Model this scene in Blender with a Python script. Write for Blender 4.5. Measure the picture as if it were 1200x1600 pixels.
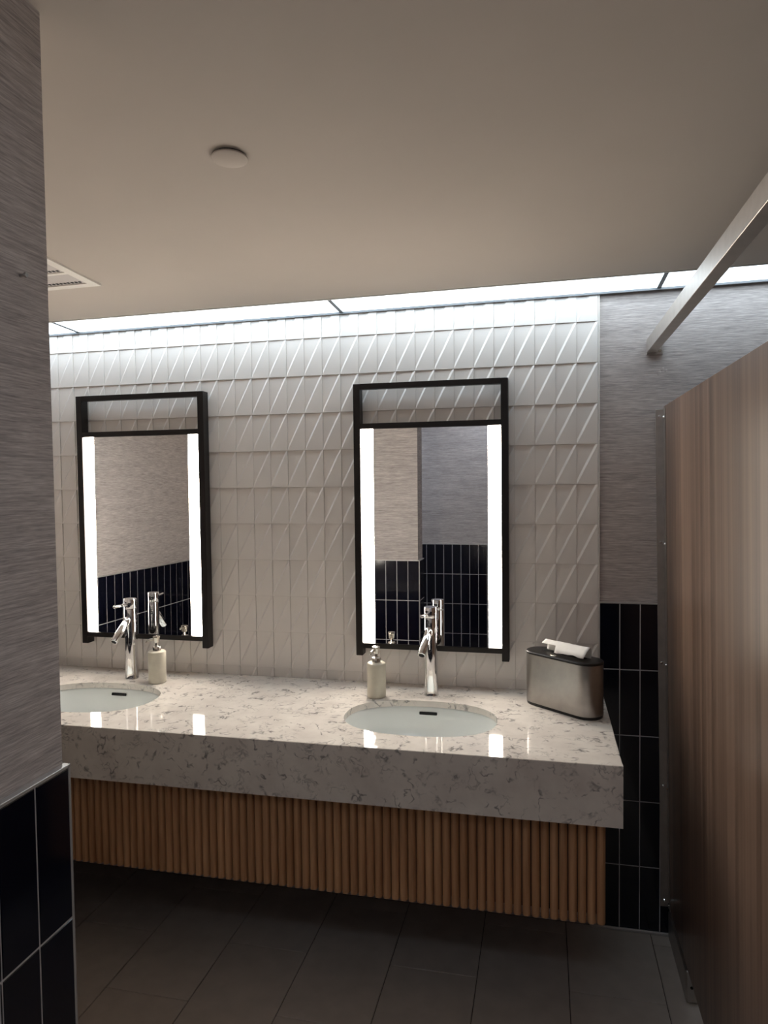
import bpy, bmesh, math, random
from mathutils import Vector, Matrix
from mathutils.geometry import tessellate_polygon
random.seed(7)
for o in list(bpy.data.objects):
    bpy.data.objects.remove(o, do_unlink=True)
scene = bpy.context.scene
col = scene.collection
PI = math.pi

# ------------------------------------------------------------------ camera
cam_d = bpy.data.cameras.new('camera')
cam_d.sensor_fit = 'VERTICAL'; cam_d.sensor_height = 36.0
cam_d.lens = 1095.9 / 1600 * 36.0
cam_d.clip_start = 0.02
cam = bpy.data.objects.new('camera', cam_d); col.objects.link(cam)
RX, RY, RZ = 0.0400680, 0.2243582, -0.0117056
def _view():
    mz = Matrix.Rotation(RZ, 3, 'Z'); mx = Matrix.Rotation(RX, 3, 'X'); my = Matrix.Rotation(RY, 3, 'Y')
    base = Matrix(((1, 0, 0), (0, 0, -1), (0, 1, 0)))
    return mz @ mx @ my @ base                # world -> (right, down, forward)
V = _view()
rot = Matrix((V[0], -V[1], -V[2])).transposed()
cam.matrix_world = Matrix.Translation((-0.19624, -2.72637, 1.70116)) @ rot.to_4x4()
scene.camera = cam

# ------------------------------------------------------------------ world, exposure
w = bpy.data.worlds.new('world'); scene.world = w; w.use_nodes = True
w.node_tree.nodes['Background'].inputs[0].default_value = (0.5, 0.55, 0.6, 1)
w.node_tree.nodes['Background'].inputs[1].default_value = 0.02
vs = scene.view_settings
vs.view_transform = 'Standard'; vs.look = 'None'; vs.gamma = 1.0; vs.use_curve_mapping = False
vs.exposure = 1.30
STRIP_L = 1.95      # ceiling light panels (cool)
PASSAGE_FILL_L = 3.0    # entry passage panel and the added fill panel behind the viewer
MIRROR_L = 15.0     # mirror light strips (warm white)

# ------------------------------------------------------------------ materials
def srgb(r, g, b):
    f = lambda c: c / 12.92 if c <= 0.04045 else ((c + 0.055) / 1.055) ** 2.4
    return (f(r / 255), f(g / 255), f(b / 255), 1)
def newmat(name, color, rough=0.5, metal=0.0, spec=0.5):
    m = bpy.data.materials.new(name); m.use_nodes = True
    b = m.node_tree.nodes['Principled BSDF']
    b.inputs['Base Color'].default_value = color
    b.inputs['Roughness'].default_value = rough
    b.inputs['Metallic'].default_value = metal
    b.inputs['Specular IOR Level'].default_value = spec
    return m, m.node_tree, b
def N(nt, t, **kw):
    n = nt.nodes.new(t)
    for k, v in kw.items(): setattr(n, k, v)
    return n
def pos_scaled(nt, scale):
    g = N(nt, 'ShaderNodeNewGeometry'); mp = N(nt, 'ShaderNodeMapping')
    mp.inputs['Scale'].default_value = scale
    nt.links.new(g.outputs['Position'], mp.inputs['Vector'])
    return mp.outputs['Vector']
def noise(nt, vec, scale, detail=3, rough=0.55):
    n = N(nt, 'ShaderNodeTexNoise')
    n.inputs['Scale'].default_value = scale; n.inputs['Detail'].default_value = detail
    n.inputs['Roughness'].default_value = rough
    nt.links.new(vec, n.inputs['Vector']); return n.outputs['Fac']
def ramp(nt, fac, stops):
    r = N(nt, 'ShaderNodeValToRGB')
    while len(r.color_ramp.elements) < len(stops): r.color_ramp.elements.new(0.5)
    for e, (p, c) in zip(r.color_ramp.elements, stops): e.position = p; e.color = c
    nt.links.new(fac, r.inputs['Fac']); return r.outputs['Color']
def math_(nt, op, a, b=None):
    n = N(nt, 'ShaderNodeMath', operation=op)
    for i, v in enumerate((a, b)):
        if v is None: continue
        if isinstance(v, (int, float)): n.inputs[i].default_value = v
        else: nt.links.new(v, n.inputs[i])
    return n.outputs[0]
def bump(nt, bsdf, fac, strength, dist):
    b = N(nt, 'ShaderNodeBump'); b.inputs['Strength'].default_value = strength; b.inputs['Distance'].default_value = dist
    nt.links.new(fac, b.inputs['Height']); nt.links.new(b.outputs['Normal'], bsdf.inputs['Normal'])
M = {}
def mat_wallpaper():
    m, nt, b = newmat('wallpaper', srgb(150, 142, 136), 0.8, 0, 0.25)
    a = noise(nt, pos_scaled(nt, (13, 13, 300)), 1.0, 3, 0.6)
    c = noise(nt, pos_scaled(nt, (40, 40, 640)), 1.0, 2, 0.5)
    d = noise(nt, pos_scaled(nt, (2, 2, 30)), 1.0, 2, 0.5)
    f = math_(nt, 'ADD', math_(nt, 'MULTIPLY', a, 0.55), math_(nt, 'ADD', math_(nt, 'MULTIPLY', c, 0.3), math_(nt, 'MULTIPLY', d, 0.15)))
    nt.links.new(ramp(nt, f, [(0.33, srgb(146, 139, 137)), (0.5, srgb(186, 178, 175)), (0.67, srgb(220, 213, 209))]), b.inputs['Base Color'])
    bump(nt, b, f, 0.5, 0.002); return m
def mat_quartz():
    m, nt, b = newmat('quartz', srgb(225, 218, 208), 0.06, 0, 0.5)
    v = pos_scaled(nt, (1, 1, 1))
    wn = N(nt, 'ShaderNodeTexNoise'); wn.inputs['Scale'].default_value = 14; wn.inputs['Detail'].default_value = 3
    nt.links.new(v, wn.inputs['Vector'])
    mx = N(nt, 'ShaderNodeVectorMath', operation='MULTIPLY_ADD')
    nt.links.new(wn.outputs['Color'], mx.inputs[0]); mx.inputs[1].default_value = (.09, .09, .09); nt.links.new(v, mx.inputs[2])
    n1 = noise(nt, mx.outputs[0], 16, 2, 0.5)
    ridge = math_(nt, 'ABSOLUTE', math_(nt, 'SUBTRACT', n1, 0.5))
    line = math_(nt, 'SUBTRACT', 1.0, math_(nt, 'MULTIPLY', ridge, 26))
    line = math_(nt, 'MAXIMUM', line, 0.0)
    mask = noise(nt, v, 26, 2, 0.5)
    mask = ramp(nt, mask, [(0.49, (0, 0, 0, 1)), (0.61, (1, 1, 1, 1))])
    k = math_(nt, 'MULTIPLY', line, mask)
    n3 = noise(nt, mx.outputs[0], 34, 2, 0.5)
    l3 = math_(nt, 'MAXIMUM', math_(nt, 'SUBTRACT', 1.0, math_(nt, 'MULTIPLY', math_(nt, 'ABSOLUTE', math_(nt, 'SUBTRACT', n3, 0.48)), 22)), 0.0)
    m3 = ramp(nt, noise(nt, v, 17, 2, 0.5), [(0.50, (0, 0, 0, 1)), (0.66, (1, 1, 1, 1))])
    k = math_(nt, 'MAXIMUM', k, math_(nt, 'MULTIPLY', math_(nt, 'MULTIPLY', l3, m3), 0.62))
    n2 = noise(nt, v, 9, 4, 0.6)
    base = ramp(nt, n2, [(0.3, srgb(212, 204, 196)), (0.7, srgb(232, 226, 217))])
    mix = N(nt, 'ShaderNodeMixRGB'); nt.links.new(math_(nt, 'MULTIPLY', k, 0.72), mix.inputs[0])
    nt.links.new(base, mix.inputs[1]); mix.inputs[2].default_value = srgb(62, 60, 64)
    nt.links.new(mix.outputs[0], b.inputs['Base Color']); return m
def mat_wood(name, c0, c1, rough, vert=True, sc=(60, 60, 0.8), spec=0.35):
    m, nt, b = newmat(name, c0, rough, 0, spec)
    f = noise(nt, pos_scaled(nt, sc), 1.0, 4, 0.6)
    g = noise(nt, pos_scaled(nt, (sc[0] * .22, sc[1] * .22, sc[2] * .6)), 1.0, 2, 0.5)
    f = math_(nt, 'ADD', math_(nt, 'MULTIPLY', f, .6), math_(nt, 'MULTIPLY', g, .4))
    nt.links.new(ramp(nt, f, [(0.32, c0), (0.68, c1)]), b.inputs['Base Color']); return m
def mat_plain(name, c, rough=.5, metal=0., spec=.5, var=0.04, sc=8):
    m, nt, b = newmat(name, c, rough, metal, spec)
    f = noise(nt, pos_scaled(nt, (1, 1, 1)), sc, 3, .5)
    lo = tuple(x * (1 - var) for x in c[:3]) + (1,); hi = tuple(min(1, x * (1 + var)) for x in c[:3]) + (1,)
    nt.links.new(ramp(nt, f, [(.3, lo), (.7, hi)]), b.inputs['Base Color']); return m
def mat_emit(name, c, s):
    m, nt, b = newmat(name, (1, 1, 1, 1), .4)
    b.inputs['Emission Color'].default_value = c; b.inputs['Emission Strength'].default_value = s; return m
M['wallpaper'] = mat_wallpaper()
M['quartz'] = mat_quartz()
M['ceiling'] = mat_plain('ceiling_paint', srgb(196, 187, 178), .9, 0, .2, .02, 3)
M['tile'] = mat_plain('relief_tile', srgb(236, 231, 226), .32, 0, .45, .015, 6)
M['grout_light'] = mat_plain('grout_light', srgb(214, 208, 202), .9, 0, .2)
M['grout'] = mat_plain('grout', srgb(206, 204, 204), .85, 0, .2)
M['navy'] = mat_plain('navy_glaze', srgb(10, 12, 26), .10, 0, .5, .15, 20)
M['floor'] = mat_plain('floor_porcelain', srgb(190, 180, 170), .45, 0, .4, .07, 14)
M['floor_grout'] = mat_plain('floor_grout', srgb(78, 70, 64), .9, 0, .2)
M['trim'] = mat_plain('aluminium_trim', srgb(200, 198, 196), .35, .6, .5)
M['trim_grey'] = mat_plain('light_frame_paint', srgb(120, 124, 128), .5, 0, .4)
M['slat'] = mat_wood('slat_oak', srgb(168, 122, 86), srgb(214, 168, 126), .5, True, (70, 70, 3))
M['laminate'] = mat_wood('laminate_walnut', srgb(74, 57, 48), srgb(150, 125, 108), .28, True, (1, 46, .4), .4)
M['dark'] = mat_plain('dark_panel', srgb(26, 24, 24), .7)
M['black_metal'] = mat_plain('black_metal', srgb(34, 30, 29), .42, .3, .4)
M['mirror'] = mat_plain('mirror_silver', (.86, .87, .87, 1), .008, 1.0, .5, .0)
M['chrome'] = mat_plain('chrome', (.86, .86, .87, 1), .05, 1.0, .5, .0)
M['steel'] = mat_plain('brushed_steel', (.40, .38, .36, 1), .30, 1.0, .5, .05, 40)
M['steel_dark'] = mat_plain('partition_steel', (.50, .47, .44, 1), .42, 1.0, .5, .08, 30)
M['rail'] = mat_plain('anodised_rail', (.62, .58, .54, 1), .42, 1.0, .5, .05, 30)
M['nickel'] = mat_plain('brushed_nickel', (.66, .62, .56, 1), .24, 1.0)
M['ceramic'] = mat_plain('white_ceramic', srgb(232, 236, 234), .12, 0, .5, .01)
M['soapstone'] = mat_plain('cream_marble', srgb(214, 207, 190), .4, 0, .4, .08, 22)
M['black_plastic'] = mat_plain('black_plastic', srgb(20, 18, 18), .34, 0, .5)
M['paper'] = mat_plain('paper', srgb(238, 234, 228), .85, 0, .2, .03, 30)
M['white_paint'] = mat_plain('white_paint', srgb(226, 222, 214), .5, 0, .4)
M['vent_grey'] = mat_plain('vent_grille', srgb(196, 190, 186), .55, 0, .3)
M['hole'] = mat_plain('hole_black', srgb(10, 9, 9), .8)
M['diffuser'] = mat_emit('panel_diffuser', srgb(226, 243, 255), STRIP_L)
M['passage_fill_diffuser'] = mat_emit('passage_fill_diffuser', srgb(226, 238, 255), PASSAGE_FILL_L)
M['lamp'] = mat_emit('mirror_lamp', srgb(255, 243, 228), MIRROR_L)

# ------------------------------------------------------------------ helpers
def me_from(name, bm, mats, smooth=False):
    me = bpy.data.meshes.new(name); bm.normal_update(); bm.to_mesh(me); bm.free()
    for m in (mats if isinstance(mats, (list, tuple)) else [mats]): me.materials.append(M[m])
    if smooth:
        for p in me.polygons: p.use_smooth = True
    return me
def obj(name, data, parent=None, loc=(0, 0, 0), rot=(0, 0, 0)):
    o = bpy.data.objects.new(name, data); col.objects.link(o)
    o.location = loc; o.rotation_euler = rot
    if parent: o.parent = parent
    return o
def mobj(name, bm, mat, parent=None, loc=(0, 0, 0), rot=(0, 0, 0), smooth=False):
    return obj(name, me_from(name, bm, mat, smooth), parent, loc, rot)
def tag(o, label, cat, group=None, kind=None):
    o['label'] = label; o['category'] = cat
    if group: o['group'] = group
    if kind: o['kind'] = kind
    return o
def thing(name, label, cat, loc=(0, 0, 0), rot=(0, 0, 0), group=None):
    return tag(obj(name, None, None, loc, rot), label, cat, group)
def box(bm, x0, x1, y0, y1, z0, z1, bev=0.0, seg=1):
    t = bmesh.new()
    vs_ = [t.verts.new((x, y, z)) for x in (x0, x1) for y in (y0, y1) for z in (z0, z1)]
    for f in ((0, 1, 3, 2), (4, 6, 7, 5), (0, 4, 5, 1), (2, 3, 7, 6), (0, 2, 6, 4), (1, 5, 7, 3)):
        t.faces.new([vs_[i] for i in f])
    bmesh.ops.recalc_face_normals(t, faces=t.faces)
    if bev: bmesh.ops.bevel(t, geom=t.edges[:], offset=bev, segments=seg, affect='EDGES', profile=0.5)
    merge(bm, t)
def merge(bm, t):
    me = bpy.data.meshes.new('tmp'); t.to_mesh(me); t.free(); bm.from_mesh(me); bpy.data.meshes.remove(me)
def boxm(name, mat, parent, x0, x1, y0, y1, z0, z1, bev=0.0, seg=1, **kw):
    bm = bmesh.new(); box(bm, x0, x1, y0, y1, z0, z1, bev, seg); return mobj(name, bm, mat, parent, **kw)
def lathe(bm, prof, n=32, cx=0, cy=0):
    """prof: (r, z) list; closed with caps where r == 0"""
    rings = []
    for r, z in prof:
        if r < 1e-6: rings.append([bm.verts.new((cx, cy, z))])
        else: rings.append([bm.verts.new((cx + r * math.cos(2 * PI * i / n), cy + r * math.sin(2 * PI * i / n), z)) for i in range(n)])
    for a, b in zip(rings, rings[1:]):
        for i in range(n):
            j = (i + 1) % n
            if len(a) == 1 and len(b) == 1: continue
            if len(a) == 1: bm.faces.new((a[0], b[i], b[j]))
            elif len(b) == 1: bm.faces.new((a[i], a[j], b[0]))
            else: bm.faces.new((a[i], a[j], b[j], b[i]))
    bmesh.ops.recalc_face_normals(bm, faces=bm.faces)
def tube(bm, p0, p1, r0, r1=None, n=20, round_end=0.0):
    """capped cylinder/cone from p0 to p1"""
    r1 = r0 if r1 is None else r1
    t = bmesh.new(); L = (Vector(p1) - Vector(p0)).length
    prof = [(0, 0), (r0 - round_end, 0), (r0, round_end), (r1, L - round_end), (r1 - round_end, L), (0, L)]
    if round_end == 0: prof = [(0, 0), (r0, 0), (r1, L), (0, L)]
    lathe(t, prof, n)
    q = (Vector(p1) - Vector(p0)).to_track_quat('Z', 'Y')
    t.transform(Matrix.Translation(p0) @ q.to_matrix().to_4x4()); merge(bm, t)
def shade_auto(o, ang=35):
    me = o.data
    bm = bmesh.new(); bm.from_mesh(me)
    for f in bm.faces: f.smooth = True
    for e in bm.edges:
        if len(e.link_faces) == 2 and e.calc_face_angle(0) > math.radians(ang): e.smooth = False
    bm.to_mesh(me); bm.free(); return o

# ------------------------------------------------------------------ dimensions
XL, XR, YR = -2.46, 1.30, -3.20         # alcove end wall, stall side wall, rear wall
TOP = 2.62
PIER_X, PIER_Y, PIER_T, PD = -0.974, -1.7315, .165, .0045          # wallpaper faces of the near pier
def cz(x, y): return 2.401 + 0.0081 * x + 0.04 * (-0.2 - y)

# ------------------------------------------------------------------ structure
def struct(name, label, cat, data=None):
    o = obj(name, data); return tag(o, label, cat, None, 'structure')
bm = bmesh.new(); box(bm, XL - .1, XR + .1, YR - .1, .11, -.06, -.004)
floor = struct('floor', 'dark grey-brown porcelain tiled floor', 'floor', me_from('floor', bm, 'floor_grout'))
bm = bmesh.new(); box(bm, XL - .1, XR + .1, .01, .11, 0, TOP)
wall_back = struct('wall_back', 'wall behind the vanity with white relief tiles and grey woven wallpaper', 'wall', me_from('wall_back', bm, 'wallpaper'))
bm = bmesh.new(); box(bm, XL - .1, XL, YR, .01, 0, TOP)
wall_left = struct('wall_left', 'alcove end wall with wallpaper over navy tile, seen in the left mirror', 'wall', me_from('wall_left', bm, 'wallpaper'))
bm = bmesh.new(); box(bm, XL, PIER_X, PIER_Y - PIER_T, PIER_Y, 0, TOP)
wall_pier = struct('wall_near_left', 'grey wallpapered wall corner with navy tile wainscot in the near left foreground', 'wall', me_from('wall_near_left', bm, 'wallpaper'))
bm = bmesh.new(); box(bm, XL - .1, XR + .1, YR - .1, YR, 0, TOP)
wall_rear = struct('wall_rear', 'wall opposite the vanity, wallpaper over navy tile, seen in the right mirror', 'wall', me_from('wall_rear', bm, 'wallpaper'))
bm = bmesh.new(); box(bm, XR, XR + .1, YR, .01, 0, TOP)
wall_right = struct('wall_right', 'wallpapered side wall behind the toilet partition', 'wall', me_from('wall_right', bm, 'wallpaper'))
# ceiling: slab that stops at the light slot along the back wall
bm = bmesh.new()
ys = -0.19
lo = [bm.verts.new((x, y, cz(x, y))) for x, y in ((XL, YR), (XR, YR), (XR, ys), (XL, ys))]
hi = [bm.verts.new((v.co.x, v.co.y, v.co.z + .06)) for v in lo]
bm.faces.new(lo[::-1]); bm.faces.new(hi)
for i in range(4): bm.faces.new((lo[i], lo[(i + 1) % 4], hi[(i + 1) % 4], hi[i]))
bmesh.ops.recalc_face_normals(bm, faces=bm.faces)
ceiling = struct('ceiling', 'plain matt beige-white ceiling', 'ceiling', me_from('ceiling', bm, 'ceiling'))

# floor tiles, 308 x 610 mm in half bond
G = .0025
def floor_tile_mesh(w_, l_):
    bm = bmesh.new(); box(bm, G / 2, w_ - G / 2, -l_ + G / 2, -G / 2, -.012, 0, .0012); return me_from('floor_tile', bm, 'floor')
cache = {}
PX = .3075
k0 = math.ceil((XL - .19) / PX) - 1
for k in range(k0, 5):
    x0 = max(.19 + k * PX, XL); x1 = min(.19 + (k + 1) * PX, XR)
    if x1 - x0 < .02: continue
    off = -.37 if k % 2 == 1 else -.067
    y = off + .61
    while y > YR:
        ya, yb = min(y, .01), max(y - .61, YR); y -= .61
        if ya - yb < .02: continue
        key = (round(x1 - x0, 3), round(ya - yb, 3))
        if key not in cache: cache[key] = floor_tile_mesh(x1 - x0, ya - yb)
        obj('floor_tile', cache[key], floor, (x0, ya, 0))

# relief wall tiles: a raised lower-right half with a bevel along the rising diagonal
CA, CR = 0.0762, 0.15021
ZT = 2.442                     # z of grid row 0
def relief_tile(x0, x1, z0, z1, cut_lo=None, cut_hi=None, cut_l=None):
    """local mesh: origin at the cell's lower-left, front towards -Y, y=.010 back"""
    bm = bmesh.new()
    g = .0008; W_, H_ = CA - .0005, CR - g
    yu, yl, bw = -.0005, -.0054, .0074
    dx, dz = W_ - g, H_ - g; Ln = math.hypot(dx, dz); nx, nz = -dz / Ln, dx / Ln   # normal of diagonal, up-left
    # diagonal bevel between line A (raised) on the diagonal and line B (low) shifted up-left
    sx = bw / (dz / Ln); sz = bw / (dx / Ln)
    P = {'BL': (g, yl, g), 'BR': (W_, -.0034, g), 'TR': (W_, yl, H_),
         'BLl': (g, yu, g + sz), 'TL': (g, yu, H_), 'TRl': (W_ - sx, yu, H_)}
    v = {k: bm.verts.new(c) for k, c in P.items()}
    bm.faces.new((v['BL'], v['BR'], v['TR']))
    bm.faces.new((v['BL'], v['TR'], v['TRl'], v['BLl']))
    bm.faces.new((v['BLl'], v['TRl'], v['TL']))
    order = ['BL', 'BLl', 'TL', 'TRl', 'TR', 'BR']
    bk = {k: bm.verts.new((P[k][0], .009, P[k][2])) for k in order}
    for i, a in enumerate(order):
        b = order[(i + 1) % 6]; bm.faces.new((v[a], v[b], bk[b], bk[a]))
    bm.faces.new([bk[k] for k in order][::-1])
    bmesh.ops.recalc_face_normals(bm, faces=bm.faces)
    for co, no in ((cut_lo, (0, 0, -1)), (cut_hi, (0, 0, 1)), (cut_l, (-1, 0, 0))):
        if co is None: continue
        p = (0, 0, co) if no[0] == 0 else (co, 0, 0)
        r = bmesh.ops.bisect_plane(bm, geom=bm.verts[:] + bm.edges[:] + bm.faces[:], plane_co=p, plane_no=no, clear_outer=True)
        ed = [e for e in r['geom_cut'] if isinstance(e, bmesh.types.BMEdge)]
        if ed: bmesh.ops.edgeloop_fill(bm, edges=ed)
    bmesh.ops.recalc_face_normals(bm, faces=bm.faces)
    return bm
def grout_bed(parent, x0, x1, y0, y1, z0, z1, mat='grout'):
    return boxm('grout_bed', mat, parent, x0, x1, y0, y1, z0, z1)
CT = .902                      # counter top height
grout_bed(wall_back, XL, -.0005, .0006, .012, CT - .03, 2.44, 'grout_light')
tcache = {}
MX = [(-2.157, -1.575), (-.92, -.335)]     # hidden behind the mirrors
hidden = bmesh.new()
ncols = math.ceil(-XL / CA)
for r in range(0, 11):
    z0 = ZT - (r + 1) * CR
    for c in range(ncols):
        x0 = -(c + 1) * CA
        key = (r == 0, r == 10, c == ncols - 1)
        if key not in tcache:
            tcache[key] = me_from('relief_tile', relief_tile(0, 0, 0, 0, cut_lo=(CT + .001 - z0) if r == 10 else None,
                                  cut_hi=(2.43 - z0) if r == 0 else None, cut_l=(XL + .001 - x0) if c == ncols - 1 else None), 'tile')
        if any(x0 > a and x0 + CA < b for a, b in MX) and z0 > 1.06 and z0 + CR < 1.90:
            t = bmesh.new(); t.from_mesh(tcache[key]); t.transform(Matrix.Translation((x0, 0, z0))); merge(hidden, t); continue
        obj('relief_tile', tcache[key], wall_back, (x0, 0, z0))
h = mobj('relief_tile_field', hidden, 'tile', wall_back); h['kind'] = 'stuff'
boxm('tile_edge_trim', 'white_paint', wall_back, 0.0005, .006, -.005, .011, CT + .0, 2.43, .001)

# navy wainscot tiles
def navy_mesh(w_, h_):
    bm = bmesh.new(); g = .0016; d = .0012
    x0, x1, z0, z1 = g, w_ - g, g, h_ - g
    o_ = [bm.verts.new(c) for c in ((x0, 0, z0), (x1, 0, z0), (x1, 0, z1), (x0, 0, z1))]
    m_ = [bm.verts.new((v.co.x, -.005, v.co.z)) for v in o_]
    i_ = [bm.verts.new(c) for c in ((x0 + d, -.0065, z0 + d), (x1 - d, -.0065, z0 + d), (x1 - d, -.0065, z1 - d), (x0 + d, -.0065, z1 - d))]
    bm.faces.new(i_)
    for A, B in ((o_, m_), (m_, i_)):
        for k in range(4): bm.faces.new((A[k], A[(k + 1) % 4], B[(k + 1) % 4], B[k]))
    bm.faces.new(o_[::-1]); bmesh.ops.recalc_face_normals(bm, faces=bm.faces)
    return me_from('navy_tile', bm, 'navy')
ncache = {}
def wainscot(parent, start, dirx, diry, cols, top, rowh, keep_cols, keep_rows, depth, first=None):
    """start: left end (seen from the room) of the wall face; dir: unit vector to the right; tiles stand depth off the wall"""
    ang = math.atan2(diry, dirx); nx, ny = diry, -dirx
    rows = []; z = top
    while z > .003:
        zb = max(z - rowh, 0.0)
        if z - zb > .01: rows.append((zb, z))
        z -= rowh
    bedm = bmesh.new(); W_ = sum(cols)
    box(bedm, 0, W_, -(depth - .0004), -.0, 0.0, top)
    mobj('grout_bed', bedm, 'grout', parent, (start[0], start[1], 0), (0, 0, ang))
    rest = bmesh.new(); s = 0
    ox, oy = start[0] + nx * (depth - .0055), start[1] + ny * (depth - .0055)
    for ci, cw in enumerate(cols):
        for ri, (zb, zt) in enumerate(rows):
            key = (round(cw, 4), round(zt - zb, 4))
            if key not in ncache: ncache[key] = navy_mesh(cw, zt - zb)
            if keep_cols[0] <= ci < keep_cols[1] and ri < keep_rows:
                obj('navy_tile', ncache[key], parent, (ox + dirx * s, oy + diry * s, zb), (0, 0, ang))
            else:
                t = bmesh.new(); t.from_mesh(ncache[key]); t.transform(Matrix.Translation((s, -(depth - .0055), zb))); merge(rest, t)
        s += cw
    if len(rest.verts):
        o = mobj('navy_tile_field', rest, 'navy', parent, (start[0], start[1], 0), (0, 0, ang)); o['kind'] = 'stuff'
    else: rest.free()
NW = .0722
wainscot(wall_back, (.0065, .01), 1, 0, [NW] * 17, 1.246, .2485, (0, 5), 9, .009)
boxm('wainscot_cap', 'trim', wall_back, .0065, 1.23, -.001, .011, 1.246, 1.2495)
n = int((-.004 - PIER_Y) / NW)
wainscot(wall_left, (XL, PIER_Y + .01), 0, 1, [NW] * (n - 0), 1.243, .249, (0, 99), 3, .012)
boxm('wainscot_cap', 'trim', wall_left, XL, XL + .014, PIER_Y + .015, -.01, 1.243, 1.247)
# pier: room face (towards +x) and end face (towards +y)
def pier_face():
    ln = PIER_T + .001
    cols = [ln - 2 * .0785 - .004, .0785, .0785]
    tot = sum(cols)
    wainscot(wall_pier, (PIER_X, PIER_Y + .001 - tot), 0, 1, cols, 1.240, .2535, (0, len(cols)), 4, .0105)
    m_ = int((PIER_X - XL) / NW) - 1
    wainscot(wall_pier, (PIER_X + .0075, PIER_Y), -1, 0, [NW] * m_, 1.240, .2535, (0, 8), 5, PD)
    bm = bmesh.new()
    box(bm, PIER_X - .001, PIER_X + .0115, PIER_Y - PIER_T + .002, PIER_Y + PD + .001, 1.240, 1.2445, .0008)
    mobj('wainscot_cap', bm, 'trim', wall_pier)
    boxm('wainscot_cap', 'trim', wall_pier, XL + .02, PIER_X - .001, PIER_Y - .001, PIER_Y + PD + .001, 1.240, 1.2445, .0008)
    boxm('corner_trim', 'trim', wall_pier, PIER_X + .0065, PIER_X + .0115, PIER_Y + .0005, PIER_Y + PD + .001, 0, 1.2445, .001)
pier_face()
nr = int((XR - XL - .02) / NW)
wainscot(wall_rear, (XR - .005, YR), -1, 0, [NW] * nr, 1.243, .2485, (21, 36), 5, .009)
boxm('wainscot_cap', 'trim', wall_rear, XL + .02, XR - .01, YR, YR + .011, 1.243, 1.2465)
bb = boxm('baseboard_back', 'trim', None, -.03, XR - .01, -.009, .0, .0005, .012, .002)
tag(bb, 'thin pale grey cove strip at the foot of the navy tiles', 'baseboard', None, 'structure')

# ------------------------------------------------------------------ ceiling light panels along the back wall
divs = [XL + .004, -2.172, -.98, .21, XR - .004]
labs = ['short end piece of cool white ceiling light at the far left above the tiles',
        'cool white ceiling light panel above the left mirror', 'cool white ceiling light panel above the right mirror',
        'cool white ceiling light panel over the toilet stall, crossed by the headrail']
for i in range(4):
    xa, xb = divs[i], divs[i + 1]
    y0, y1 = -.187, -.010
    r = thing('ceiling_light_panel', labs[i], 'ceiling light', ((xa + xb) / 2, -.10, cz((xa + xb) / 2, -.1)), (0, 0, 0), 'linear ceiling lights over the vanity wall')
    ox, oy, oz = r.location
    def slab(xs, xe, ya, yb, dz0, dz1):
        t = bmesh.new(); vs_ = []
        for x, y in ((xs, ya), (xe, ya), (xe, yb), (xs, yb)):
            vs_.append((x, y))
        lo_ = [t.verts.new((x - ox, y - oy, cz(x, y) - oz + dz0)) for x, y in vs_]
        hi_ = [t.verts.new((x - ox, y - oy, cz(x, y) - oz + dz1)) for x, y in vs_]
        t.faces.new(lo_[::-1]); t.faces.new(hi_)
        for k in range(4): t.faces.new((lo_[k], lo_[(k + 1) % 4], hi_[(k + 1) % 4], hi_[k]))
        bmesh.ops.recalc_face_normals(t, faces=t.faces); return t
    mobj('diffuser', slab(xa + .004, xb - .004, y0 + .010, y1 - .004, .001, .012), 'diffuser', r)
    mobj('housing', slab(xa, xb, y0, y1, .014, .05), 'white_paint', r)
    fr = bmesh.new()
    merge(fr, slab(xa, xa + .0075, y0 + .006, y1 - .004, -.001, .013)); merge(fr, slab(xb - .0075, xb, y0 + .006, y1 - .004, -.001, .013))
    mobj('end_frame', fr, 'trim_grey', r)
    mobj('front_frame', slab(xa, xb, y0, y0 + .010, -.001, .013), 'white_paint', r)
    mobj('wall_frame', slab(xa, xb, y1 - .005, y1, -.007, .013), 'trim_grey', r)

# entry passage light, its glow shows in the right mirror; second panel is added fill
def passage_or_fill_light(x, y, sx, sy, label):
    pl = thing('ceiling_light_panel', label, 'ceiling light', (x, y, cz(x, y)), (math.atan(-.04), -math.atan(.0081), 0))
    bm = bmesh.new(); e = .022
    for a in ((-sx, sx, sy - e, sy), (-sx, sx, -sy, -sy + e), (-sx, -sx + e, -sy + e, sy - e), (sx - e, sx, -sy + e, sy - e)): box(bm, *a, -.012, .002)
    mobj('frame', bm, 'white_paint', pl)
    boxm('diffuser', 'passage_fill_diffuser', pl, -sx + e, sx - e, -sy + e, sy - e, -.008, .0)
passage_or_fill_light(-1.75, -2.55, .3, .3, 'cool ceiling light of the entry passage behind the near left wall')
passage_or_fill_light(-.5, -2.80, .42, .15, 'added cool fill panel, out of view, along the wall opposite the vanity')  # unseen panel added to brighten the counter front, slats and floor

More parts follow.
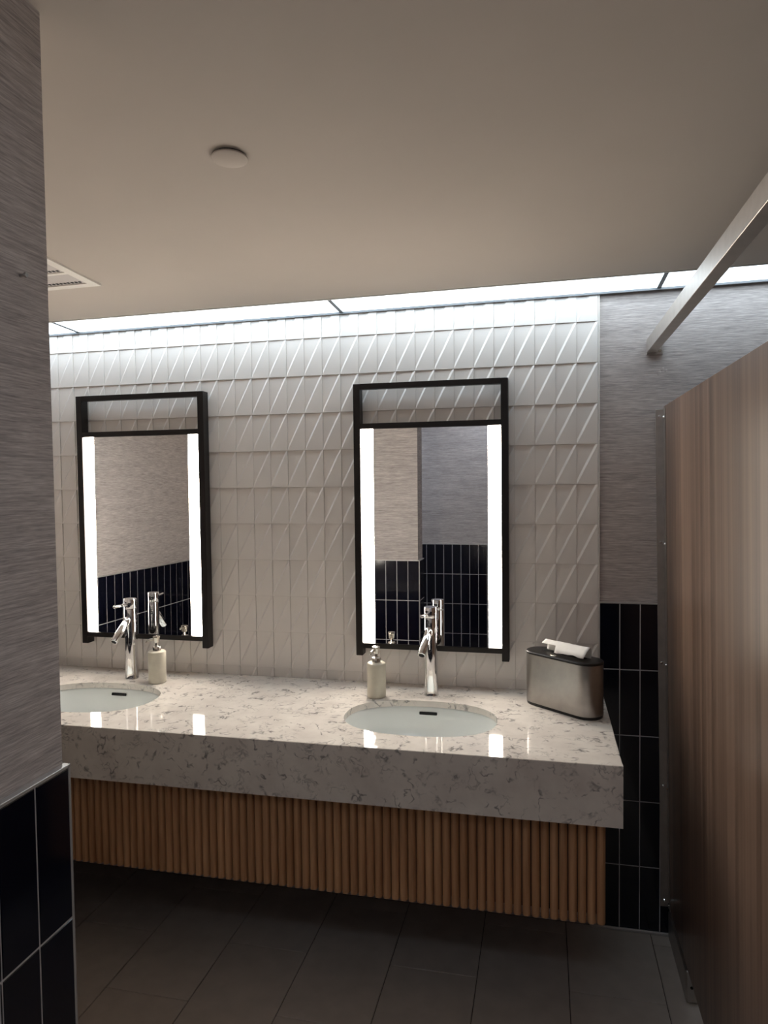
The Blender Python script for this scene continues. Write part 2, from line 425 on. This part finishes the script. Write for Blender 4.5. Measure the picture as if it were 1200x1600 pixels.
# ------------------------------------------------------------------ ceiling vent and sprinkler cover
tilt = (math.atan(-.04), -math.atan(.0081), 0)
vx, vy = -1.685, -.552
VS = .40
vent = thing('ceiling_vent', 'square white perforated ceiling vent by the wall corner at upper left', 'vent', (vx - VS / 2, vy - VS / 2, cz(vx - VS / 2, vy - VS / 2)), tilt)
bm = bmesh.new(); h_ = VS / 2
for a in ((-h_, h_, h_ - .032, h_), (-h_, h_, -h_, -h_ + .032), (-h_, -h_ + .032, -h_ + .032, h_ - .032), (h_ - .032, h_, -h_ + .032, h_ - .032)):
    box(bm, a[0], a[1], a[2], a[3], -.006, .002)
mobj('frame', bm, 'white_paint', vent)
pitch = .112; yy = h_ - .032
for k in range(3):
    y1 = yy - k * pitch; y0 = max(y1 - pitch + .016, -h_ + .032)
    pan = boxm('grille_panel', 'vent_grey', vent, -h_ + .032, h_ - .032, y0, y1, -.003, .002)
    hb = bmesh.new()
    for q in range(22):
        x = -h_ + .042 + q * .0145
        box(hb, x, x + .009, y1 - .020, y1 - .009, -.0040, -.002)
    mobj('hole_row', hb, 'hole', pan)
    if k < 2: boxm('bar', 'white_paint', vent, -h_ + .032, h_ - .032, y0 - .016, y0, -.005, .002)
sx, sy = -.878, -1.246
spr = thing('sprinkler_cover', 'small round white sprinkler cover plate on the ceiling', 'sprinkler cover', (sx, sy, cz(sx, sy)), tilt)
bm = bmesh.new(); lathe(bm, [(0, -.0085), (.037, -.0085), (.040, -.0070), (.040, -.0040), (0, -.0040)], 48)
shade_auto(mobj('cover_plate', bm, 'ceiling', spr))
bm = bmesh.new(); lathe(bm, [(0, -.0041), (.036, -.0041), (.036, .001), (0, .001)], 40)
shade_auto(mobj('collar', bm, 'hole', spr))

# ------------------------------------------------------------------ vanity: countertop, sinks, slatted base
CX1, CYF, CB, SLAB = .019, -.693, .724, .022
def sup(cx, cy, a, b, n=2.35, m_=72):
    out = []
    for i in range(m_):
        t = 2 * PI * i / m_; c, s = math.cos(t), math.sin(t)
        out.append((cx + a * math.copysign(abs(c) ** (2 / n), c), cy + b * math.copysign(abs(s) ** (2 / n), s)))
    return out
SINKS = [(-1.885, -.39), (-.612, -.39)]
SA, SB = .262, .181
ctr = thing('vanity_countertop', 'long speckled white quartz vanity countertop with a thick front apron', 'countertop', (-1.2, -.35, CT))
def tess_slab():
    bm = bmesh.new()
    outer = [(XL + .002, CYF + .02), (CX1 - .02, CYF + .02), (CX1 - .02, -.0005), (XL + .002, -.0005)]
    loops = [outer] + [sup(cx, cy, SA, SB)[::-1] for cx, cy in SINKS]
    flat = [p for l in loops for p in l]
    tris = tessellate_polygon([[Vector((x, y, 0)) for x, y in l] for l in loops])
    for z, flip in ((CT, False), (CT - SLAB, True)):
        vv = [bm.verts.new((x, y, z)) for x, y in flat]
        for t in tris:
            f = bm.faces.new([vv[i] for i in t])
            f.normal_update()
            if (f.normal.z > 0) == flip: f.normal_flip()
        if z == CT: up = vv
    dn = vv; k = 0
    for l in loops:
        n_ = len(l)
        for i in range(n_):
            a, b = k + i, k + (i + 1) % n_
            bm.faces.new((up[a], up[b], dn[b], dn[a]))
        k += n_
    return bm
bm = tess_slab(); bm.transform(Matrix.Translation((1.2, .35, -CT)))
bmesh.ops.recalc_face_normals(bm, faces=bm.faces)
mobj('slab', bm, 'quartz', ctr)
def prism(bm, prof, axis, a, b):
    f = (lambda p, t: (t, p[0], p[1])) if axis == 'x' else (lambda p, t: (p[0], t, p[1]))
    A = [bm.verts.new(f(p, a)) for p in prof]; B = [bm.verts.new(f(p, b)) for p in prof]
    bm.faces.new(A); bm.faces.new(B[::-1])
    for i in range(len(prof)):
        j = (i + 1) % len(prof); bm.faces.new((A[i], B[i], B[j], A[j]))
    bmesh.ops.recalc_face_normals(bm, faces=bm.faces)
c_ = .0018
bm = bmesh.new()
prism(bm, [(CYF + .02, CT), (CYF + c_, CT), (CYF, CT - c_), (CYF, CB), (CYF + .02, CB)], 'x', XL + .002, CX1)
bm.transform(Matrix.Translation((1.2, .35, -CT))); mobj('front_apron', bm, 'quartz', ctr)
bm = bmesh.new()
prism(bm, [(CX1 - .02, CT), (CX1 - c_, CT), (CX1, CT - c_), (CX1, CB), (CX1 - .02, CB)], 'y', CYF + .02, -.0005)
bm.transform(Matrix.Translation((1.2, .35, -CT))); mobj('end_apron', bm, 'quartz', ctr)

def make_sink(cx, cy, label):
    r = thing('undermount_sink', label, 'sink', (cx, cy, CT - SLAB - .155), (0, 0, 0), 'undermount sinks')
    zt = .1545
    bm = bmesh.new()
    prof = [(1.05, zt), (1.012, zt), (1.0, zt - .006), (.985, zt - .03), (.955, zt - .07), (.89, zt - .108), (.76, zt - .133), (.55, zt - .145), (.30, zt - .150), (.10, zt - .152)]
    rings = []
    for s, z in prof:
        n_ = 2.35 - (1 - min(s, 1)) * .3
        rings.append([bm.verts.new((x, y, z)) for x, y in sup(0, 0, SA * s, SB * s if s > .3 else SB * s + (SA - SB) * s * .6, n_)])
    for A, B in zip(rings, rings[1:]):
        for i in range(72):
            j = (i + 1) % 72; bm.faces.new((A[i], B[i], B[j], A[j]))
    bm.faces.new(rings[-1])
    bmesh.ops.recalc_face_normals(bm, faces=bm.faces)
    if sum(f.normal.z for f in bm.faces) < 0: bmesh.ops.reverse_faces(bm, faces=bm.faces)
    basin = mobj('basin', bm, 'ceramic', r, smooth=True)
    so = basin.modifiers.new('thickness', 'SOLIDIFY'); so.thickness = .006; so.offset = -1
    bm = bmesh.new(); lathe(bm, [(0, zt - .150), (.020, zt - .150), (.030, zt - .1475), (.032, zt - .151), (0, zt - .153)], 32)
    shade_auto(mobj('drain', bm, 'chrome', r))
    # overflow slot on the back wall of the basin
    bm = bmesh.new(); box(bm, -.033, .033, -.003, .003, -.0055, .0055, .0026, 2)
    q = mobj('overflow_slot', bm, 'hole', r, (0, SB * .970, zt - .022), (math.radians(-14), 0, 0))
    return r
make_sink(*SINKS[0], 'white oval undermount sink at the left, partly hidden by the near wall')
make_sink(*SINKS[1], 'white oval undermount sink below the right mirror')

van = thing('vanity_cabinet', 'wall-hung vanity base clad in vertical fluted oak slats under the countertop', 'vanity', (-1.2, -.31, .40))
def rel(o, r):      # world-built mesh under a root that has only a translation
    o.location = tuple(-c for c in r.location); return o
rel(boxm('back_board', 'dark', van, XL + .004, -.036, -.598, -.575, .412, CB - .002), van)
rel(boxm('bottom_board', 'dark', van, XL + .004, -.036, -.575, -.01, .412, .430), van)
SP = .0270
bm = bmesh.new()
prof = [(-SP / 2 + .0014, .022), (-SP / 2 + .0014, .006)]
for i in range(9):
    a = PI - PI * i / 8
    prof.append((math.cos(a) * (SP / 2 - .0022), .006 - math.sin(a) * .0115))
prof += [(SP / 2 - .0014, .006), (SP / 2 - .0014, .022)]
A = [bm.verts.new((x, y, 0)) for x, y in prof]; B = [bm.verts.new((x, y, CB - .0015 - .396)) for x, y in prof]
bm.faces.new(A); bm.faces.new(B[::-1])
for i in range(len(prof)):
    j = (i + 1) % len(prof); bm.faces.new((A[i], B[i], B[j], A[j]))
bmesh.ops.recalc_face_normals(bm, faces=bm.faces)
slat_me = me_from('slat', bm, 'slat')
x = -.021 - SP / 2
while x > XL + .02:
    obj('slat', slat_me, van, (x + 1.2, -.6205 + .31, .396 - .40)); x -= SP
rel(boxm('side_panel', 'slat', van, -.036, -.0215, -.597, -.01, .396, CB - .002, .002), van)

# ------------------------------------------------------------------ lighted mirrors
def make_mirror(x0, x1, label):
    zt, zb = 2.093, 1.021
    wd = x1 - x0
    r = thing('lighted_mirror', label, 'mirror', (x0, 0, zb), (0, 0, 0), 'lighted vanity mirrors')
    H_ = zt - zb; F = -.054; Bk = -.0085; sw = .027
    for s in (0, 1):
        a = 0 if s == 0 else wd - sw
        boxm('stile', 'black_metal', r, a, a + sw, F, Bk, 0, H_, .0012)
    def rail(z0, z1, nm): boxm(nm, 'black_metal', r, sw, wd - sw, F, -.030, z0, z1)
    rail(H_ - .022, H_, 'top_rail')
    rail(H_ - .176, H_ - .155, 'middle_rail')
    rail(.030, .050, 'bottom_rail')
    mz0, mz1 = .050, H_ - .176
    LW = .050
    boxm('back_panel', 'dark', r, sw, wd - sw, -.0335, -.010, mz0, mz1)
    mir = boxm('mirror_pane', 'mirror', r, sw + LW, wd - sw - LW, -.0045, .0045, mz0 - (mz0 + mz1) / 2 + .001, mz1 - (mz0 + mz1) / 2 - .001,
               loc=(0, -.0430, (mz0 + mz1) / 2), rot=(-.0083, 0, 0))
    for s in (0, 1):
        a = sw if s == 0 else wd - sw - LW
        boxm('light_strip', 'lamp', r, a + .0008, a + LW - .0008, -.0470, -.0345, mz0 + .001, mz1 - .001, .0015)
    return r
make_mirror(-2.166, -1.567, 'tall black-framed mirror with two light strips above the left sink')
make_mirror(-.926, -.326, 'tall black-framed mirror with two light strips above the right sink')

# ------------------------------------------------------------------ faucets
def make_faucet(x, y, rz, label):
    r = thing('faucet', label, 'faucet', (x, y, CT), (0, 0, rz), 'tall chrome basin faucets')
    bm = bmesh.new()
    lathe(bm, [(0, 0), (.0285, 0), (.029, .002), (.0278, .006), (.0262, .03), (.0252, .08), (.025, .14), (.025, .292), (.0244, .2945), (0, .2945)], 40)
    shade_auto(mobj('body', bm, 'chrome', r), 50)
    bm = bmesh.new()
    lathe(bm, [(0, .2965), (.0246, .2965), (.0254, .298), (.0254, .334), (.024, .3365), (0, .3372)], 40)
    cap = shade_auto(mobj('handle_cap', bm, 'chrome', r), 50)
    bm = bmesh.new(); tube(bm, (0, -.022, .314), (0, -.098, .3165), .0062, .0056, 20, .001)
    shade_auto(mobj('lever', bm, 'chrome', cap), 50)
    bm = bmesh.new(); tube(bm, (0, -.012, .254), (0, -.104, .176), .0158, .0145, 28, .0015)
    sp = shade_auto(mobj('spout', bm, 'chrome', r), 50)
    d = Vector((0, -.092, -.078)).normalized()
    e = Vector((0, -.104, .176))
    bm = bmesh.new(); tube(bm, e - d * .003, e + d * .0006, .0105, .0105, 24)
    shade_auto(mobj('aerator', bm, 'hole', sp), 50)
    return r
make_faucet(-1.873, -.138, math.radians(-6), 'tall chrome single-lever faucet at the left sink')
make_faucet(-.612, -.138, math.radians(-10), 'tall chrome single-lever faucet at the right sink')

# ------------------------------------------------------------------ soap dispensers
def make_soap(x, y, rz, label):
    r = thing('soap_dispenser', label, 'soap dispenser', (x, y, CT), (0, 0, rz), 'cream stone soap dispensers')
    bm = bmesh.new()
    lathe(bm, [(0, 0), (.033, 0), (.0352, .002), (.0355, .006), (.0355, .122), (.0345, .127), (.031, .1295), (.014, .130), (0, .130)], 40)
    shade_auto(mobj('bottle', bm, 'soapstone', r), 40)
    bm = bmesh.new()
    lathe(bm, [(0, .1302), (.0165, .1302), (.0165, .1455), (.0145, .148), (.007, .149), (.006, .151), (.006, .163), (0, .163)], 28)
    shade_auto(mobj('collar', bm, 'nickel', r), 40)
    bm = bmesh.new()
    lathe(bm, [(0, .1632), (.0105, .1632), (.0115, .165), (.0125, .182), (.0148, .1845), (.0148, .1885), (.012, .190), (0, .1902)], 28)
    head = shade_auto(mobj('pump_head', bm, 'nickel', r), 40)
    bm = bmesh.new()
    pts = [(0, -.008, .1765), (0, -.026, .1768), (0, -.036, .1735), (0, -.0405, .166)]
    for a, b, r0, r1 in zip(pts, pts[1:], (.0052, .0048, .0042), (.0048, .0042, .0038)): tube(bm, a, b, r0, r1, 16)
    shade_auto(mobj('nozzle', bm, 'nickel', head), 60)
    return r
make_soap(-1.739, -.165, math.radians(-55), 'cream stone soap dispenser with metal pump beside the left faucet')
make_soap(-.812, -.188, math.radians(-20), 'cream stone soap dispenser with metal pump beside the right sink')

# ------------------------------------------------------------------ paper towel dispenser
DL, DW, DH, DA = .192, .055, .1935, -39
dsp = thing('paper_towel_dispenser', 'stainless steel countertop paper towel dispenser with black lid at the counter end', 'dispenser', (-.130, -.205, CT), (0, 0, math.radians(DA)))
def stadium(l, r_, n_=14):
    out = []
    for i in range(n_ + 1):
        a = -PI / 2 + PI * i / n_; out.append((l / 2 + r_ * math.cos(a), r_ * math.sin(a)))
    for i in range(n_ + 1):
        a = PI / 2 + PI * i / n_; out.append((-l / 2 + r_ * math.cos(a), r_ * math.sin(a)))
    return out
def loft(bm, rings, cap=True):
    R_ = [[bm.verts.new((x, y, z)) for x, y in pts] for pts, z in rings]
    n_ = len(R_[0])
    for A, B in zip(R_, R_[1:]):
        for i in range(n_):
            j = (i + 1) % n_; bm.faces.new((A[i], A[j], B[j], B[i]))
    if cap: bm.faces.new(R_[0][::-1]); bm.faces.new(R_[-1])
    bmesh.ops.recalc_face_normals(bm, faces=bm.faces)
bm = bmesh.new(); loft(bm, [(stadium(DL, DW - .002), 0), (stadium(DL, DW - .001), .010)])
shade_auto(mobj('base', bm, 'black_plastic', dsp), 50)
bm = bmesh.new(); loft(bm, [(stadium(DL, DW), .0102), (stadium(DL, DW), .183)])
shade_auto(mobj('body', bm, 'steel', dsp), 50)
bm = bmesh.new(); loft(bm, [(stadium(DL, DW + .001), .1832), (stadium(DL, DW + .001), .1895), (stadium(DL, DW - .0005), .1915), (stadium(DL, DW - .005), DH - .0004), (stadium(DL, DW - .020), DH + .0002)])
lid = shade_auto(mobj('lid', bm, 'black_plastic', dsp), 25)
bm = bmesh.new(); loft(bm, [(stadium(DL * .86, .012), DH + .0006), (stadium(DL * .86, .012), DH + .0012)])
mobj('slot', bm, 'hole', lid)
bm = bmesh.new(); lathe(bm, [(0, .002), (.009, .0018), (.0105, .0008), (.0105, 0), (0, 0)], 28)
bm.transform(Matrix.Diagonal((1.35, .8, 1, 1)))
shade_auto(mobj('emblem', bm, 'nickel', lid, (-.012, -.042, DH + .0002), (math.radians(2), 0, 0)), 40)
# folded towel standing out of the slot
def towel():
    bm = bmesh.new()
    nx_ = 18
    prof = [(.010, -.0005), (.013, .016), (.014, .034), (.004, .037), (-.012, .029), (-.026, .019), (-.040, .009)]   # (y, z): up out of the slot, folded forward
    rows = []
    for k, (py, pz) in enumerate(prof):
        row = []
        for i in range(nx_ + 1):
            t = i / nx_; x = -.094 + .188 * t
            amp = max(0, k - 2) / 4
            z = pz + amp * (.0022 * math.sin(t * 11 + k) + .0012 * math.sin(t * 27 + 2 * k)); y = py
            if k >= 5 and t < .36: y = -.014 - .001 * (k - 4) + .0; z = .0275 - .001 * (k - 4)
            row.append(bm.verts.new((x + (.004 * amp if t > .5 else -.002 * amp), y, z)))
        rows.append(row)
    for A, B in zip(rows, rows[1:]):
        for i in range(nx_): bm.faces.new((A[i], A[i + 1], B[i + 1], B[i]))
    return bm
tw = mobj('paper_towel', towel(), 'paper', None, (-.130 + .010, -.205 - .006, CT + DH + .0025), (0, 0, math.radians(DA)), True)
so = tw.modifiers.new('thickness', 'SOLIDIFY'); so.thickness = .0012
tag(tw, 'folded white paper towel pulled out of the steel dispenser', 'paper towel')

# ------------------------------------------------------------------ toilet partition and headrail
par = thing('toilet_partition', 'brown wood-grain laminate toilet partition panel with a steel wall bracket', 'partition', (.2565, .0, 0), (0, -.0138, 0))
PL = 1.62
boxm('panel', 'laminate', par, 0, .022, -PL, -.006, .112, 1.972, .0015)
bm = bmesh.new()
box(bm, -.029, -.002, -.003, .0, .112, 1.962, .0008)
mobj('bracket_ear', bm, 'steel_dark', par)
boxm('bracket_flange', 'steel_dark', par, -.0025, -.0003, -.034, -.003, .112, 1.964, .0006)
for z in (1.935, 1.475, 1.03, .57, .135):
    for nm, a, b in (('screw', (-.016, -.003, z), (-.016, -.0075, z)), ('screw', (-.0025, -.019, z - .004), (-.007, -.019, z - .004))):
        bm = bmesh.new(); tube(bm, a, b, .0062, .0036, 14); shade_auto(mobj(nm, bm, 'chrome', par))
base = boxm('base_rail', 'steel_dark', par, -.004, .034, -.335, -.006, 0.001, .098, .001)
bm = bmesh.new(); box(bm, -.0045, .0345, -.352, -.335, .001, .108, .006, 3); mobj('end_cap', bm, 'steel_dark', base)
bm = bmesh.new(); tube(bm, (.012, -.352, .055), (.012, -.355, .055), .005, .004, 14); mobj('screw', bm, 'hole', base)
boxm('edge_glint', 'trim', par, -.0005, .0, -.17, -.01, .1135, .1155)  # pale strip stands in for light reflected on the panel's bottom edge

rail = thing('headrail', 'anodised metal headrail running from the wallpapered wall over the partition', 'rail', (.186, .0, 2.19))
RLN = 1.95
bm = bmesh.new(); box(bm, -.017, .017, -RLN, -.004, -.024, .024, .0008); mobj('bar', bm, 'rail', rail)
br = boxm('bracket', 'steel_dark', rail, -.016, .040, -.004, .009, -.030, .020, .001)
bm = bmesh.new(); tube(bm, (.029, -.004, -.018), (.029, -.009, -.018), .006, .004, 14); shade_auto(mobj('screw', bm, 'nickel', br))

# ------------------------------------------------------------------ screw hook on the near wall
hk = thing('wall_screw', 'small metal screw stub sticking out of the near left wallpaper', 'screw', (PIER_X, -1.793, 2.025))
bm = bmesh.new(); tube(bm, (0, 0, 0), (.009, 0, 0), .0025, .0025, 12); mobj('shank', bm, 'steel', hk)
bm = bmesh.new(); tube(bm, (.009, 0, 0), (.012, 0, 0), .0042, .0034, 14); shade_auto(mobj('head', bm, 'steel', hk))

# small filler dabs on the wallpaper below the headrail
for x, z, r_ in ((.215, 2.093, .006), (.226, 2.107, .005), (.238, 2.101, .004)):
    bm = bmesh.new(); lathe(bm, [(0, .0009), (r_ * .7, .0007), (r_, 0)], 12)
    bm.transform(Matrix.Diagonal((1, 1.6, 1, 1)))
    mobj('filler_dab', bm, 'wallpaper', wall_back, (x, .0099, z), (PI / 2, .6, 0), True)
